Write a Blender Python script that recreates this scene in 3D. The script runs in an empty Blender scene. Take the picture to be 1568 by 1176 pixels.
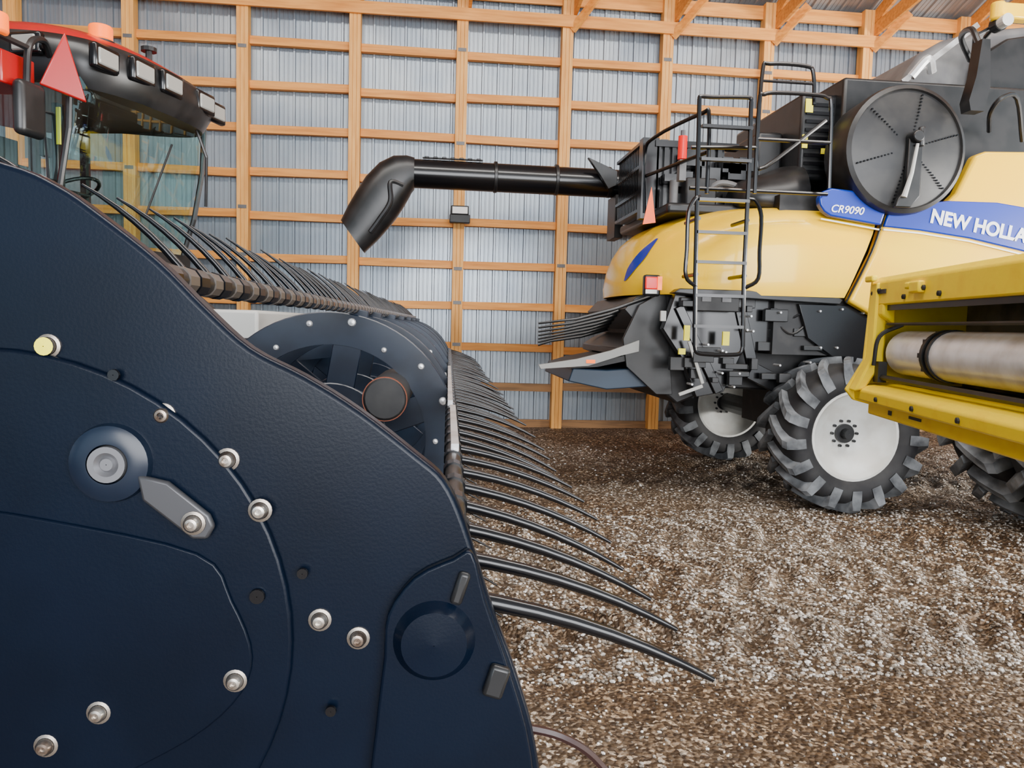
import bpy, math, random
from mathutils import Matrix, Vector, noise
random.seed(4)
sc=bpy.context.scene
col=sc.collection
# ------------------------------------------------------------------ camera
cd=bpy.data.cameras.new("camera"); cam=bpy.data.objects.new("camera",cd)
col.objects.link(cam); sc.camera=cam
cd.sensor_width=36; cd.lens=27.02; cd.clip_start=0.05
M=Matrix.Rotation(math.radians(-6),4,'Z')@Matrix.Rotation(math.radians(90-4.4),4,'X')@Matrix.Rotation(math.radians(1.5),4,'Z')
cam.matrix_world=Matrix.Translation((0,0,1.55))@M

# ------------------------------------------------------------------ materials
def mat(name,c,rough=0.5,metal=0.0,spec=0.5,c2=None,nscale=5.0,nlo=0.4,nhi=0.6,detail=4,bump=0.0,bscale=40,stretch=None,emit=0,coat=0):
    m=bpy.data.materials.new(name); m.use_nodes=True
    nt=m.node_tree; b=nt.nodes['Principled BSDF']
    b.inputs['Base Color'].default_value=(*c,1); b.inputs['Roughness'].default_value=rough
    b.inputs['Metallic'].default_value=metal; b.inputs['Specular IOR Level'].default_value=spec
    if coat: b.inputs['Coat Weight'].default_value=coat; b.inputs['Coat Roughness'].default_value=0.06
    if emit: b.inputs['Emission Color'].default_value=(*c,1); b.inputs['Emission Strength'].default_value=emit
    tc=nt.nodes.new('ShaderNodeTexCoord'); mp=nt.nodes.new('ShaderNodeMapping')
    nt.links.new(tc.outputs['Object'],mp.inputs[0])
    if stretch: mp.inputs['Scale'].default_value=stretch
    if c2 is not None:
        n=nt.nodes.new('ShaderNodeTexNoise'); n.inputs['Scale'].default_value=nscale; n.inputs['Detail'].default_value=detail
        r=nt.nodes.new('ShaderNodeValToRGB')
        r.color_ramp.elements[0].position=nlo; r.color_ramp.elements[1].position=nhi
        r.color_ramp.elements[0].color=(*c,1); r.color_ramp.elements[1].color=(*c2,1)
        nt.links.new(mp.outputs[0],n.inputs['Vector']); nt.links.new(n.outputs[0],r.inputs[0]); nt.links.new(r.outputs[0],b.inputs['Base Color'])
    if bump:
        n=nt.nodes.new('ShaderNodeTexNoise'); n.inputs['Scale'].default_value=bscale
        bp=nt.nodes.new('ShaderNodeBump'); bp.inputs['Strength'].default_value=bump; bp.inputs['Distance'].default_value=0.01
        nt.links.new(mp.outputs[0],n.inputs['Vector']); nt.links.new(n.outputs[0],bp.inputs['Height']); nt.links.new(bp.outputs[0],b.inputs['Normal'])
    return m
YEL=mat("yellow_paint",(1.0,0.62,0.0),0.26,spec=0.35,c2=(1.0,0.58,0.0),nscale=2,coat=0.3)
YEL2=mat("worn_yellow_paint",(1.0,0.72,0.0),0.38,spec=0.3,c2=(0.92,0.60,0.0),nscale=9,nlo=0.5,nhi=0.75)
BLU=mat("blue_decal",(0.003,0.03,0.36),0.3,coat=0.3)
WHT=mat("white_decal",(0.95,0.95,0.95),0.4)
BLK=mat("black_plastic",(0.006,0.007,0.008),0.36,c2=(0.015,0.015,0.016),nscale=6)
BLKG=mat("black_gloss_paint",(0.004,0.004,0.005),0.2)
DUST=mat("dusty_black_steel",(0.009,0.009,0.010),0.5,c2=(0.045,0.043,0.040),nscale=7,nlo=0.5,nhi=0.9)
NAVY=mat("navy_black_shield",(0.0010,0.0034,0.0095),0.28,spec=0.20,c2=(0.0015,0.0048,0.013),nscale=5,bump=0.02,bscale=300)
NAVY2=mat("dark_header_steel",(0.004,0.008,0.018),0.28,spec=0.4,c2=(0.009,0.017,0.033),nscale=6)
TINE=mat("black_tine_plastic",(0.004,0.0045,0.006),0.2)
STEEL=mat("steel",(0.62,0.58,0.52),0.28,metal=0.9,c2=(0.26,0.20,0.16),nscale=60)
BARE=mat("worn_bare_metal",(0.66,0.67,0.68),0.32,metal=0.5,c2=(0.38,0.36,0.34),nscale=7,nlo=0.45,nhi=0.75)
GREY=mat("grey_plastic",(0.11,0.11,0.115),0.45,c2=(0.15,0.15,0.15))
LGREY=mat("light_grey_panel",(0.42,0.42,0.40),0.5)
RIM=mat("rim_paint",(0.68,0.69,0.66),0.45,c2=(0.58,0.57,0.53),nscale=5)
TIRE=mat("tire_rubber",(0.010,0.010,0.012),0.7,c2=(0.035,0.035,0.035),nscale=6,nlo=0.4,nhi=0.8)
LUG=mat("dusty_tire_lug",(0.05,0.054,0.06),0.8,c2=(0.22,0.235,0.25),nscale=6,nlo=0.35,nhi=0.7)
RED=mat("red_paint",(0.36,0.004,0.006),0.3,coat=0.3)
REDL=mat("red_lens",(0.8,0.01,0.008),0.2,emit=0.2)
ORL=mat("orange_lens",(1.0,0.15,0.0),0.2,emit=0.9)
ORG=mat("orange_reflector",(1.0,0.11,0.0),0.4,emit=0.1)
WOODP=mat("post_wood",(0.92,0.47,0.12),0.6,c2=(0.74,0.32,0.06),nscale=3,stretch=(6,6,0.6),nlo=0.35,nhi=0.7)
WOODG=mat("girt_wood",(0.86,0.37,0.07),0.6,c2=(0.64,0.23,0.03),nscale=3,stretch=(0.6,6,8),nlo=0.35,nhi=0.7)
WOODT=mat("treated_wood",(0.32,0.17,0.07),0.7,c2=(0.20,0.11,0.05),nscale=3,stretch=(0.6,6,8))
METALW=mat("corrugated_steel",(0.31,0.35,0.385),0.32,metal=0.45,c2=(0.235,0.28,0.33),nscale=1.0)
METALR=mat("roof_steel",(0.33,0.34,0.35),0.4,metal=0.3)
LENSW=mat("clear_lamp_lens",(0.6,0.6,0.57),0.12)
STICK=mat("yellow_sticker",(0.95,0.85,0.03),0.5)
def glassmat():
    m=bpy.data.materials.new("tinted_cab_glass"); m.use_nodes=True; nt=m.node_tree; nt.nodes.clear()
    o=nt.nodes.new('ShaderNodeOutputMaterial'); mx=nt.nodes.new('ShaderNodeMixShader'); t=nt.nodes.new('ShaderNodeBsdfTransparent'); g=nt.nodes.new('ShaderNodeBsdfGlossy')
    t.inputs[0].default_value=(0.84,0.99,0.95,1); g.inputs[1].default_value=0.02; g.inputs[0].default_value=(0.7,0.95,0.92,1)
    mx.inputs[0].default_value=0.12
    nt.links.new(t.outputs[0],mx.inputs[1]); nt.links.new(g.outputs[0],mx.inputs[2]); nt.links.new(mx.outputs[0],o.inputs[0]); return m
GLASS=glassmat()

# ------------------------------------------------------------------ builder
def empty(name,loc=(0,0,0),rz=0):
    e=bpy.data.objects.new(name,None); col.objects.link(e); e.location=loc; e.rotation_euler=(0,0,rz); e.empty_display_size=0.2; return e
class MB:
    def __init__(s): s.v=[]; s.f=[]
    def add(s,vs,fs):
        o=len(s.v); s.v+= [tuple(p) for p in vs]; s.f+=[tuple(i+o for i in f) for f in fs]; return s
    def box(s,x,y,z):
        vs=[(a,b,c) for a in x for b in y for c in z]
        return s.add(vs,[(0,1,3,2),(4,6,7,5),(0,4,5,1),(2,3,7,6),(0,2,6,4),(1,5,7,3)])
    def obox(s,c,size,rot=None):
        hx,hy,hz=[k/2 for k in size]; Rm=rot.to_matrix() if rot else Matrix.Identity(3)
        vs=[Vector(c)+Rm@Vector((a*hx,b*hy,d*hz)) for a in(-1,1) for b in(-1,1) for d in(-1,1)]
        return s.add(vs,[(0,1,3,2),(4,6,7,5),(0,4,5,1),(2,3,7,6),(0,2,6,4),(1,5,7,3)])
    def beam(s,p,q,w,h,up=(0,0,1)):
        p=Vector(p);q=Vector(q);d=(q-p).normalized(); r=d.cross(Vector(up)).normalized(); u=r.cross(d)
        vs=[]
        for e in(p,q):
            for a,b in((-1,-1),(1,-1),(1,1),(-1,1)): vs.append(e+r*a*w/2+u*b*h/2)
        return s.add(vs,[(0,1,2,3),(7,6,5,4),(0,4,5,1),(1,5,6,2),(2,6,7,3),(3,7,4,0)])
    def prism(s,pts,ax,a0,a1):
        n=len(pts); vs=[]
        for a in(a0,a1):
            for p in pts:
                vs.append({0:(a,p[0],p[1]),1:(p[0],a,p[1]),2:(p[0],p[1],a)}[ax])
        fs=[tuple(range(n)),tuple(range(2*n-1,n-1,-1))]
        for i in range(n): j=(i+1)%n; fs.append((i,i+n,j+n,j))
        return s.add(vs,fs)
    def loft(s,rings,close=True,cap=True):
        n=len(rings[0]); vs=[p for r in rings for p in r]; fs=[]
        for k in range(len(rings)-1):
            for i in range(n if close else n-1):
                j=(i+1)%n; fs.append((k*n+i,k*n+j,(k+1)*n+j,(k+1)*n+i))
        if cap: fs.append(tuple(range(n-1,-1,-1))); o=(len(rings)-1)*n; fs.append(tuple(range(o,o+n)))
        return s.add(vs,fs)
    def tube(s,pts,r,n=8,cap=True,flat=1.0):
        pts=[Vector(p) for p in pts]; m=len(pts); rs=r if isinstance(r,(list,tuple)) else [r]*m
        rings=[]; u=None
        for i,p in enumerate(pts):
            if i==0: d=pts[1]-p
            elif i==m-1: d=p-pts[i-1]
            else: d=(pts[i+1]-p).normalized()+(p-pts[i-1]).normalized()
            d.normalize()
            if u is None:
                u=Vector((0,1,0)) if abs(d.y)<0.9 else Vector((0,0,1))
            u=(u-d*u.dot(d)).normalized(); w=d.cross(u)
            rings.append([p+(u*math.cos(2*math.pi*k/n)*flat+w*math.sin(2*math.pi*k/n))*rs[i] for k in range(n)])
        return s.loft(rings,True,cap)
    def cyl(s,p,q,r,n=24): return s.tube([p,q],r,n)
    def lathe(s,c,prof,ax=1,n=48,cap=False):
        rings=[]
        for (a,r) in prof:
            ring=[]
            for k in range(n):
                t=2*math.pi*k/n; ca,sa=math.cos(t)*r,math.sin(t)*r
                o={1:(ca,a,sa),0:(a,ca,sa),2:(ca,sa,a)}[ax]
                ring.append((c[0]+o[0],c[1]+o[1],c[2]+o[2]))
            rings.append(ring)
        return s.loft(rings,True,cap)
    def done(s,name,m,parent=None,smooth=False,bevel=0,seg=2,sub=0,ang=35):
        me=bpy.data.meshes.new(name); me.from_pydata(s.v,[],s.f); me.update()
        import bmesh
        bm=bmesh.new(); bm.from_mesh(me); bmesh.ops.recalc_face_normals(bm,faces=bm.faces); bm.to_mesh(me); bm.free()
        me.materials.append(m)
        o=bpy.data.objects.new(name,me); col.objects.link(o)
        if parent: o.parent=parent
        if bevel:
            b=o.modifiers.new("bevel",'BEVEL'); b.width=bevel; b.segments=seg; b.limit_method='ANGLE'; b.angle_limit=math.radians(30)
        if smooth or bevel:
            for p in me.polygons: p.use_smooth=True
            try: me.set_sharp_from_angle(angle=math.radians(ang))
            except Exception: pass
        return o
def smoothpath(pts,n=6):
    P=[Vector(p) for p in pts]; P=[P[0]*2-P[1]]+P+[P[-1]*2-P[-2]]; out=[]
    for i in range(1,len(P)-2):
        a,b,c,d=P[i-1:i+3]
        for k in range(n):
            t=k/n
            out.append(0.5*((2*b)+(c-a)*t+(2*a-5*b+4*c-d)*t*t+(3*b-a-3*c+d)*t**3))
    out.append(P[-2]); return out
def text(name,body,size,loc,rx,ry,m,parent,shear=0,ext=0.003,sx=1.0,off=0.0):
    cu=bpy.data.curves.new(name,'FONT'); cu.body=body; cu.size=size; cu.extrude=ext; cu.shear=shear; cu.offset=off
    o=bpy.data.objects.new(name+"_c",cu); col.objects.link(o)
    bpy.context.view_layer.update()
    me=bpy.data.meshes.new_from_object(o.evaluated_get(bpy.context.evaluated_depsgraph_get()))
    bpy.data.objects.remove(o)
    ob=bpy.data.objects.new(name,me); col.objects.link(ob); me.materials.clear(); me.materials.append(m)
    ob.matrix_world=Matrix.Translation(loc)@Matrix.Rotation(ry,4,'Y')@Matrix.Rotation(rx,4,'X')@Matrix.Diagonal((sx,1,1,1))
    ob.parent=parent; return ob

# ------------------------------------------------------------------ shed
YW=11.7; X0,X1,Y0=-11,13.2,-8
def track(x,y):
    h=0
    for c,ph,sl in((3.85,0.0,0.06),(4.75,0.6,0.02),(5.60,0.3,-0.03),(7.6,0.9,0.04)):
        u=y-(c+sl*(x-3))
        if abs(u)<0.42:
            wnd=(1-(abs(u)/0.42)**4)
            s_=0.5+0.5*math.sin(2*math.pi*(x*3.9+ph+abs(u)*2.0))
            h+=0.062*wnd*(s_*s_*(3-2*s_))-0.03*wnd
    return h
def fbump(x,y):
    a=0.010*math.sin(x*3.1+math.sin(y*2.2)*1.3)*math.sin(y*2.7+math.sin(x*1.7))
    if 0<x<9 and 0.5<y<11.3:
        f=min(1,max(0,(y-2.6)/1.2))
        g=0.5+0.5*noise.noise(Vector((x*1.1,y*1.1,9)))
        far=1-0.55*min(1,max(0,(y-5.9)/1.0))
        a+=(0.012+0.020*f)*noise.noise(Vector((x*3.6,y*3.6,0)))+(0.005+0.020*f)*noise.noise(Vector((x*9,y*9,3)))+f*far*track(x+0.05*noise.noise(Vector((x*3,y*3,5))),y)*min(1,g*1.6)
    return a-0.014
def axis(a0,f0,f1,a1,coarse,fine):
    return [a0+(f0-a0)*i/coarse for i in range(coarse)]+[f0+(f1-f0)*i/fine for i in range(fine)]+[f1+(a1-f1)*i/coarse for i in range(coarse+1)]
ax_=axis(X0,-0.5,8.0,X1,20,340); ay_=axis(Y0,0.8,11.0,YW+0.1,15,380)
vs=[];fs=[]; nx=len(ax_)-1; ny=len(ay_)-1
for y in ay_:
    for x in ax_: vs.append((x,y,fbump(x,y)))
for j in range(ny):
    for i in range(nx): a=j*(nx+1)+i; fs.append((a,a+1,a+nx+2,a+nx+1))
def gravelmat():
    m=bpy.data.materials.new("gravel"); m.use_nodes=True; nt=m.node_tree; b=nt.nodes['Principled BSDF']; b.inputs['Roughness'].default_value=0.6; b.inputs['Specular IOR Level'].default_value=0.35
    tc=nt.nodes.new('ShaderNodeTexCoord')
    v=nt.nodes.new('ShaderNodeTexVoronoi'); v.inputs['Scale'].default_value=62
    sep=nt.nodes.new('ShaderNodeSeparateColor')
    r=nt.nodes.new('ShaderNodeValToRGB'); e=r.color_ramp.elements
    e[0].position=0.0; e[0].color=(0.04,0.026,0.016,1); e[1].position=1.0; e[1].color=(0.60,0.57,0.53,1)
    a=e.new(0.55); a.color=(0.095,0.069,0.045,1); a=e.new(0.82); a.color=(0.22,0.18,0.14,1)
    n=nt.nodes.new('ShaderNodeTexNoise'); n.inputs['Scale'].default_value=0.6; n.inputs['Detail'].default_value=5
    r2=nt.nodes.new('ShaderNodeValToRGB'); r2.color_ramp.elements[0].position=0.42; r2.color_ramp.elements[1].position=0.62
    r2.color_ramp.elements[0].color=(0.74,0.58,0.42,1); r2.color_ramp.elements[1].color=(1.2,1.17,1.13,1)
    mx=nt.nodes.new('ShaderNodeMix'); mx.data_type='RGBA'; mx.blend_type='MULTIPLY'; mx.inputs[0].default_value=1
    bp=nt.nodes.new('ShaderNodeBump'); bp.invert=True; bp.inputs['Strength'].default_value=1.0; bp.inputs['Distance'].default_value=0.014
    v2=nt.nodes.new('ShaderNodeTexVoronoi'); v2.inputs['Scale'].default_value=45
    L=nt.links.new
    for q in(v,n,v2): L(tc.outputs['Object'],q.inputs['Vector'])
    L(v.outputs['Color'],sep.inputs[0]); L(sep.outputs[0],r.inputs[0]); L(n.outputs[0],r2.inputs[0])
    L(r.outputs[0],mx.inputs[6]); L(r2.outputs[0],mx.inputs[7]); L(mx.outputs[2],b.inputs['Base Color'])
    L(v2.outputs[0],bp.inputs['Height']); L(bp.outputs[0],b.inputs['Normal'])
    return m
GRAV=gravelmat()
MB().add(vs,fs).done("floor",GRAV,None,smooth=True,ang=180)
sb=MB()
ico=[(0,0,1),(0.89,0,0.45),(0.28,0.85,0.45),(-0.72,0.53,0.45),(-0.72,-0.53,0.45),(0.28,-0.85,0.45),(0.72,0.53,-0.45),(-0.28,0.85,-0.45),(-0.89,0,-0.45),(-0.28,-0.85,-0.45),(0.72,-0.53,-0.45),(0,0,-1)]
icf=[(0,1,2),(0,2,3),(0,3,4),(0,4,5),(0,5,1),(1,6,2),(2,7,3),(3,8,4),(4,9,5),(5,10,1),(2,6,7),(3,7,8),(4,8,9),(5,9,10),(1,10,6),(11,7,6),(11,8,7),(11,9,8),(11,10,9),(11,6,10)]
for k in range(26000):
    if k%3: y=random.uniform(3.2,6.4)
    else: y=1.3+8.6*random.random()**1.3
    x=0.0+random.random()*(0.85*y+0.9)
    z_=fbump(x,y)
    if y>3.2 and z_<-0.02 and random.random()<0.7: continue   # loose stones gather on the ridges
    s=random.uniform(0.004,0.009)*(1 if y<3.2 else 1.45)
    a=random.random()*6.28; ca,sa=math.cos(a),math.sin(a); sx,sy,sz=s*random.uniform(.8,1.5),s*random.uniform(.6,1.1),s*random.uniform(.45,.8)
    z0=z_+sz*0.45
    sb.add([(x+(p[0]*sx*ca-p[1]*sy*sa),y+(p[0]*sx*sa+p[1]*sy*ca),z0+p[2]*sz) for p in ico],icf)
def stonemat():
    m=bpy.data.materials.new("gravel_stone"); m.use_nodes=True; nt=m.node_tree; b=nt.nodes['Principled BSDF']; b.inputs['Roughness'].default_value=0.5
    g=nt.nodes.new('ShaderNodeNewGeometry'); r=nt.nodes.new('ShaderNodeValToRGB'); e=r.color_ramp.elements
    e[0].color=(0.08,0.06,0.042,1); e[1].color=(0.82,0.80,0.77,1); a=e.new(0.55); a.color=(0.27,0.235,0.195,1)
    nt.links.new(g.outputs['Random Per Island'],r.inputs[0]); nt.links.new(r.outputs[0],b.inputs['Base Color']); return m
sb.done("loose_gravel",stonemat(),None)

def corr(a0,a1,pitch=0.2286,h=0.028):
    pts=[]; a=a0
    while a<a1:
        pts+= [(a,0),(a+0.010,h),(a+0.036,h),(a+0.046,0),(a+0.092,0),(a+0.097,0.008),(a+0.108,0.008),(a+0.113,0),(a+0.155,0),(a+0.160,0.008),(a+0.171,0.008),(a+0.176,0)]
        a+=pitch
    pts.append((a1,0)); return pts
b=MB(); pr=corr(X0,X1); b.loft([[(p[0],YW+0.06-p[1]*1,-0.02) for p in pr],[(p[0],YW+0.06-p[1],6.9) for p in pr]],False,False); b.done("wall_back",METALW)
b=MB(); pr=corr(Y0,YW); b.loft([[(X0+p[1],p[0],-0.02) for p in pr],[(X0+p[1],p[0],9.5) for p in pr]],False,False); b.done("wall_left",METALW)
b=MB(); pr=corr(X0,X1); RS=math.tan(math.radians(18)); zr=6.52
b.loft([[(p[0],YW+0.05,zr-p[1]) for p in pr],[(p[0],1.8,zr+RS*9.9-p[1]) for p in pr],[(p[0],Y0,zr-p[1]) for p in pr]],False,False); b.done("ceiling",METALR)
fr=empty("timber_wall_frame")
posts=[-10.5,-8.95,-7.4,-5.85,-4.3,-2.75,-1.18,0.36,1.91,3.43,5.0,6.58,8.15,9.7,11.3]
b=MB()
for x in posts:
    w=0.165; d=0.15
    for k in range(3): b.box((x-w/2+k*w/3+0.001,x-w/2+(k+1)*w/3-0.001),(YW-d+ (0.003 if k==1 else 0),YW+0.03),(-0.02,6.5))
b.done("posts",WOODP,fr,bevel=0.003,seg=1)
b=MB(); bt=MB()
gz=[0.59,1.19,1.81,2.44,3.05,3.66,4.28,4.88,5.49]
for i in range(len(posts)-1):
    xa,xb=posts[i]+0.083,posts[i+1]-0.083
    for k,z in enumerate(gz):
        zz=z+random.uniform(-0.02,0.02); tl=random.uniform(-0.008,0.008)
        tgt=bt if k==0 else b
        tgt.beam((xa,YW-0.02,zz-tl),(xb,YW-0.02,zz+tl),0.09,0.115)
    bt.box((xa,xb),(YW-0.015,YW+0.03),(-0.02,0.1))
b.done("girts",WOODG,fr,bevel=0.003,seg=1); bt.done("treated_boards",WOODT,fr)
b=MB()
b.box((X0,X1),(YW-0.195,YW-0.152),(5.93,6.10)); b.box((X0,X1),(YW-0.06,YW-0.02),(6.28,6.48))
b.done("top_plates",WOODG,fr)
bj=MB()
for x in posts:
    for z in gz[1:]:
        if random.random()<0.5: bj.obox((x,YW-0.153,z+random.uniform(-.1,.1)),(0.12,0.004,0.05))
bj.done("metal_plates",GREY,fr)
tr=empty("roof_trusses")
b=MB()
for x in posts:
    b.beam((x+0.1,YW-0.1,6.2),(x+0.1,1.8,6.2+1.0),0.045,0.2)
    b.beam((x+0.1,YW-0.1,6.38),(x+0.1,1.8,zr+RS*9.9-0.16),0.045,0.2)
    if x>1.5: b.beam((x+0.06,YW-0.16,5.9),(x+0.42,YW-0.5,6.35),0.045,0.12)
    for y in (9.6,7.5,5.4,3.4):
        z1=6.22+(YW-.1-y)*0.101; z2=zr+RS*(YW-y)-0.16
        b.beam((x+0.1,y,z1),(x+0.1,y-0.9,z2+0.3),0.045,0.1)
for y in [YW-1.1-1.1*k for k in range(8)]:
    b.box((X0,X1),(y-0.02,y+0.02),(zr+RS*(YW-y)-0.13,zr+RS*(YW-y)-0.035))
b.done("truss_members",WOODG,tr)
eb=empty("electrical_box")
MB().box((0.22,0.52),(YW-0.28,YW-0.155),(3.02,3.14)).done("housing",BLK,eb,bevel=0.01)
MB().box((0.24,0.50),(YW-0.27,YW-0.155),(3.14,3.27)).done("cover",BLK,eb,bevel=0.01)
MB().box((0.26,0.48),(YW-0.278,YW-0.268),(3.155,3.25)).done("label",WHT,eb)

# ------------------------------------------------------------------ wheels
def wheel(parent,name,c,R,W,rr,nl,face=-1,dish=0.12,hubr=0.1):
    lh=0.055*R/0.68+0.003
    Rb=R-lh; hw=W/2
    prof=[(-hw*0.78,rr-0.01),(-hw*0.92,rr+0.03),(-hw,rr+(Rb-rr)*0.45),(-hw*0.97,rr+(Rb-rr)*0.75),(-hw*0.82,Rb-0.03),(-hw*0.5,Rb-0.006),(0,Rb)]
    prof+=[(-a,r) for a,r in reversed(prof[:-1])]
    MB().lathe(c,prof,1,64).done(name+"_tire",TIRE,parent,smooth=True,ang=60)
    lb=MB()
    for i in range(nl):
        for sgn in(-1,1):
            a0=2*math.pi*(i+(0.5 if sgn>0 else 0))/nl
            path=[(0.0,-0.04,Rb-0.004,R),(0.12,0.30,Rb-0.008,R),(0.22,0.62,Rb-0.02,R-0.004),(0.30,0.90,Rb-0.05,R-0.010),(0.33,1.02,Rb-0.10*R,R-0.055*R),(0.335,1.03,Rb-0.22*R,Rb-0.20*R)]
            wa=0.046
            rings=[]
            for q_,(da,fy,r0,r1) in enumerate(path):
                aa=a0+da*0.95*(0.68/R)
                y=c[1]+sgn*fy*hw
                ring=[]; k_=1.0+0.12*q_
                for (q,r) in((-1.2*k_,r0),(-0.75*k_,r1),(0.75*k_,r1),(1.2*k_,r0)):
                    t=aa+q*wa; ring.append((c[0]+math.cos(t)*r,y,c[2]+math.sin(t)*r))
                rings.append(ring)
            lb.loft(rings,True,True)
    lb.done(name+"_lugs",LUG,parent)
    f=face
    rp=[(f*hw*0.80,rr+0.012),(f*hw*0.86,rr+0.01),(f*hw*0.86,rr-0.012),(f*hw*0.72,rr-0.03),(f*(hw*0.68-dish*0.2),rr-0.05),(f*(hw*0.70-dish*0.5),rr*0.72),(f*(hw*0.72-dish),rr*0.5),(f*(hw*0.72-dish),0.0005)]
    MB().lathe(c,rp,1,48).done(name+"_rim",RIM,parent,smooth=True,ang=50)
    MB().lathe(c,[(-f*hw*0.8,rr),(-f*hw*0.1,rr*0.9),(-f*hw*0.1,0.01)],1,32).done(name+"_rim_back",RIM,parent,smooth=True)
    h=MB(); y0=c[1]+f*(hw*0.72-dish)
    h.lathe((c[0],y0,c[2]),[(0,hubr),(f*0.03,hubr),(f*0.03,hubr*0.55),(f*0.10,hubr*0.5),(f*0.10,0.001)],1,24)
    for k in range(10):
        t=2*math.pi*k/10; h.cyl((c[0]+math.cos(t)*hubr*1.35,y0,c[2]+math.sin(t)*hubr*1.35),(c[0]+math.cos(t)*hubr*1.35,y0+f*0.03,c[2]+math.sin(t)*hubr*1.35),0.013,6)
    h.done(name+"_hub",BLK,parent)

# ------------------------------------------------------------------ yellow combine
nh=empty("yellow_combine_harvester")
CY=7.75
rings=[]
lv=[(1.86,1.80,1.33),(1.95,1.79,1.345),(2.12,1.82,1.35),(2.28,1.88,1.35),(2.42,1.97,1.335),(2.52,2.09,1.30),(2.59,2.24,1.25),(2.635,2.42,1.17),(2.66,2.65,1.05),(2.672,2.95,0.8)]
for z,xr,hb in lv:
    xc=3.25; a=xc-xr; ring=[]
    xf=3.56+(z-1.83)*0.40
    ring.append((xf,CY-hb,z)); ring.append((xc+0.12,CY-hb,z))
    N=26
    for k in range(N+1):
        t=math.pi*k/N
        c_,s_=math.cos(t),math.sin(t); e=2/2.7
        ring.append((xc-a*abs(s_)**e,CY-hb*math.copysign(abs(c_)**e,c_),z))
    ring.append((xc+0.12,CY+hb,z)); ring.append((xf,CY+hb,z))
    rings.append(ring)
MB().loft(rings,True,True).done("rear_hood",YEL,nh,smooth=True,ang=50)
# blue swoosh decal wrapped on the rear corner
def hoodpt(z,t,off=0.006):
    for (z0,x0,h0),(z1,x1,h1) in zip(lv,lv[1:]):
        if z0<=z<=z1: q=(z-z0)/(z1-z0); xr=x0+(x1-x0)*q; hb=h0+(h1-h0)*q; break
    e=2/2.7; a=3.25-xr; c_,s_=math.cos(t),math.sin(t)
    return (3.25-(a+off)*abs(s_)**e,CY-(hb+off)*abs(c_)**e,z)
rr_=[]
for k in range(11):
    q=k/10; z=2.0+0.38*q; tc_=math.radians(76-13*q); hw_=math.radians(0.8+3.6*math.sin(math.pi*q))
    rr_.append([hoodpt(z,tc_-hw_+2*hw_*j/5) for j in range(6)])
MB().loft(rr_,False,False).done("rear_swoosh",BLU,nh,smooth=True,ang=180)
MB().prism([(2.05,1.86),(2.3,1.84),(3.55,1.80),(3.58,1.84),(3.5,1.9),(2.1,1.9)],1,6.44,6.6).done("hood_lower_edge",BLK,nh,bevel=0.01)
MB().prism([(3.60,1.83),(3.80,2.26),(3.895,2.60),(3.95,2.665),(4.45,2.72),(4.53,2.80),(4.60,2.95),(4.68,3.13),(4.78,3.17),(5.3,3.19),(6.9,3.1),(6.9,1.9),(5.2,1.75),(4.3,1.62),(3.9,1.68)],1,6.385,6.50).done("side_panel",YEL,nh,bevel=0.03,seg=4)
MB().prism([(3.60,1.83),(3.80,2.26),(3.895,2.60),(3.95,2.665),(4.45,2.72),(4.68,3.13),(5.3,3.19),(6.9,3.1),(6.9,1.9),(4.3,1.62)],1,9.0,9.12).done("side_panel_far",YEL,nh,bevel=0.03)
MB().prism([(3.31,2.585),(3.27,2.64),(3.26,2.70),(3.29,2.755),(3.37,2.785),(3.60,2.77),(3.86,2.705),(3.875,2.63),(3.83,2.49),(3.55,2.525),(3.37,2.55)],1,6.352,6.43).done("blue_stripe_rear",BLU,nh,bevel=0.015,seg=3)
MB().prism([(3.91,2.635),(4.10,2.68),(4.45,2.725),(4.9,2.73),(5.5,2.66),(6.9,2.4),(6.9,1.95),(5.22,2.31),(4.66,2.41),(4.2,2.46),(3.865,2.48)],1,6.362,6.40).done("blue_stripe_front",BLU,nh,bevel=0.01)
b=MB()
pl=[(3.865,2.455),(4.2,2.437),(4.66,2.385),(5.22,2.28),(6.9,1.92)]
for i in range(4): b.beam((pl[i][0],6.375,pl[i][1]),(pl[i+1][0],6.375,pl[i+1][1]),0.02,0.012)
b.beam((3.31,6.41,2.53),(3.83,6.385,2.455),0.02,0.012)
b.done("white_pinstripe",WHT,nh)
b=MB(); b.tube(smoothpath([(3.575,6.392,1.82),(3.78,6.392,2.26),(3.885,6.392,2.62),(3.90,6.41,2.70)]),0.010,6); b.done("panel_gap",BLKG,nh)
text("brand_lettering","NEW HOLLAND",0.165,(4.275,6.357,2.535),math.pi/2,math.radians(9),WHT,nh,off=0.006,sx=0.96)
text("model_lettering","CR9090",0.090,(3.36,6.348,2.585),math.pi/2,math.radians(3),WHT,nh,shear=0.25,off=0.001,sx=1.0)
MB().box((3.0,6.8),(6.55,8.95),(1.35,2.75)).done("inner_body",DUST,nh)
MB().prism([(2.05,1.88),(1.92,1.62),(1.98,1.30),(2.08,1.00),(2.25,0.86),(2.62,1.02),(3.2,1.0),(3.3,1.15),(4.3,1.25),(4.3,1.9)],1,6.85,8.65).done("chopper_housing",DUST,nh,bevel=0.02)
b=MB()
b.prism([(2.12,1.86),(2.02,1.55),(2.2,1.3),(2.35,0.95),(2.6,1.0),(2.75,1.35),(3.3,1.45),(3.5,1.84)],1,6.62,6.72)
b.beam((2.15,6.6,1.75),(2.55,6.6,1.0),0.03,0.08); b.beam((2.7,6.62,1.8),(2.85,6.62,1.25),0.04,0.1); b.beam((2.85,6.66,1.2),(3.6,6.66,0.85),0.05,0.16)
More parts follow.
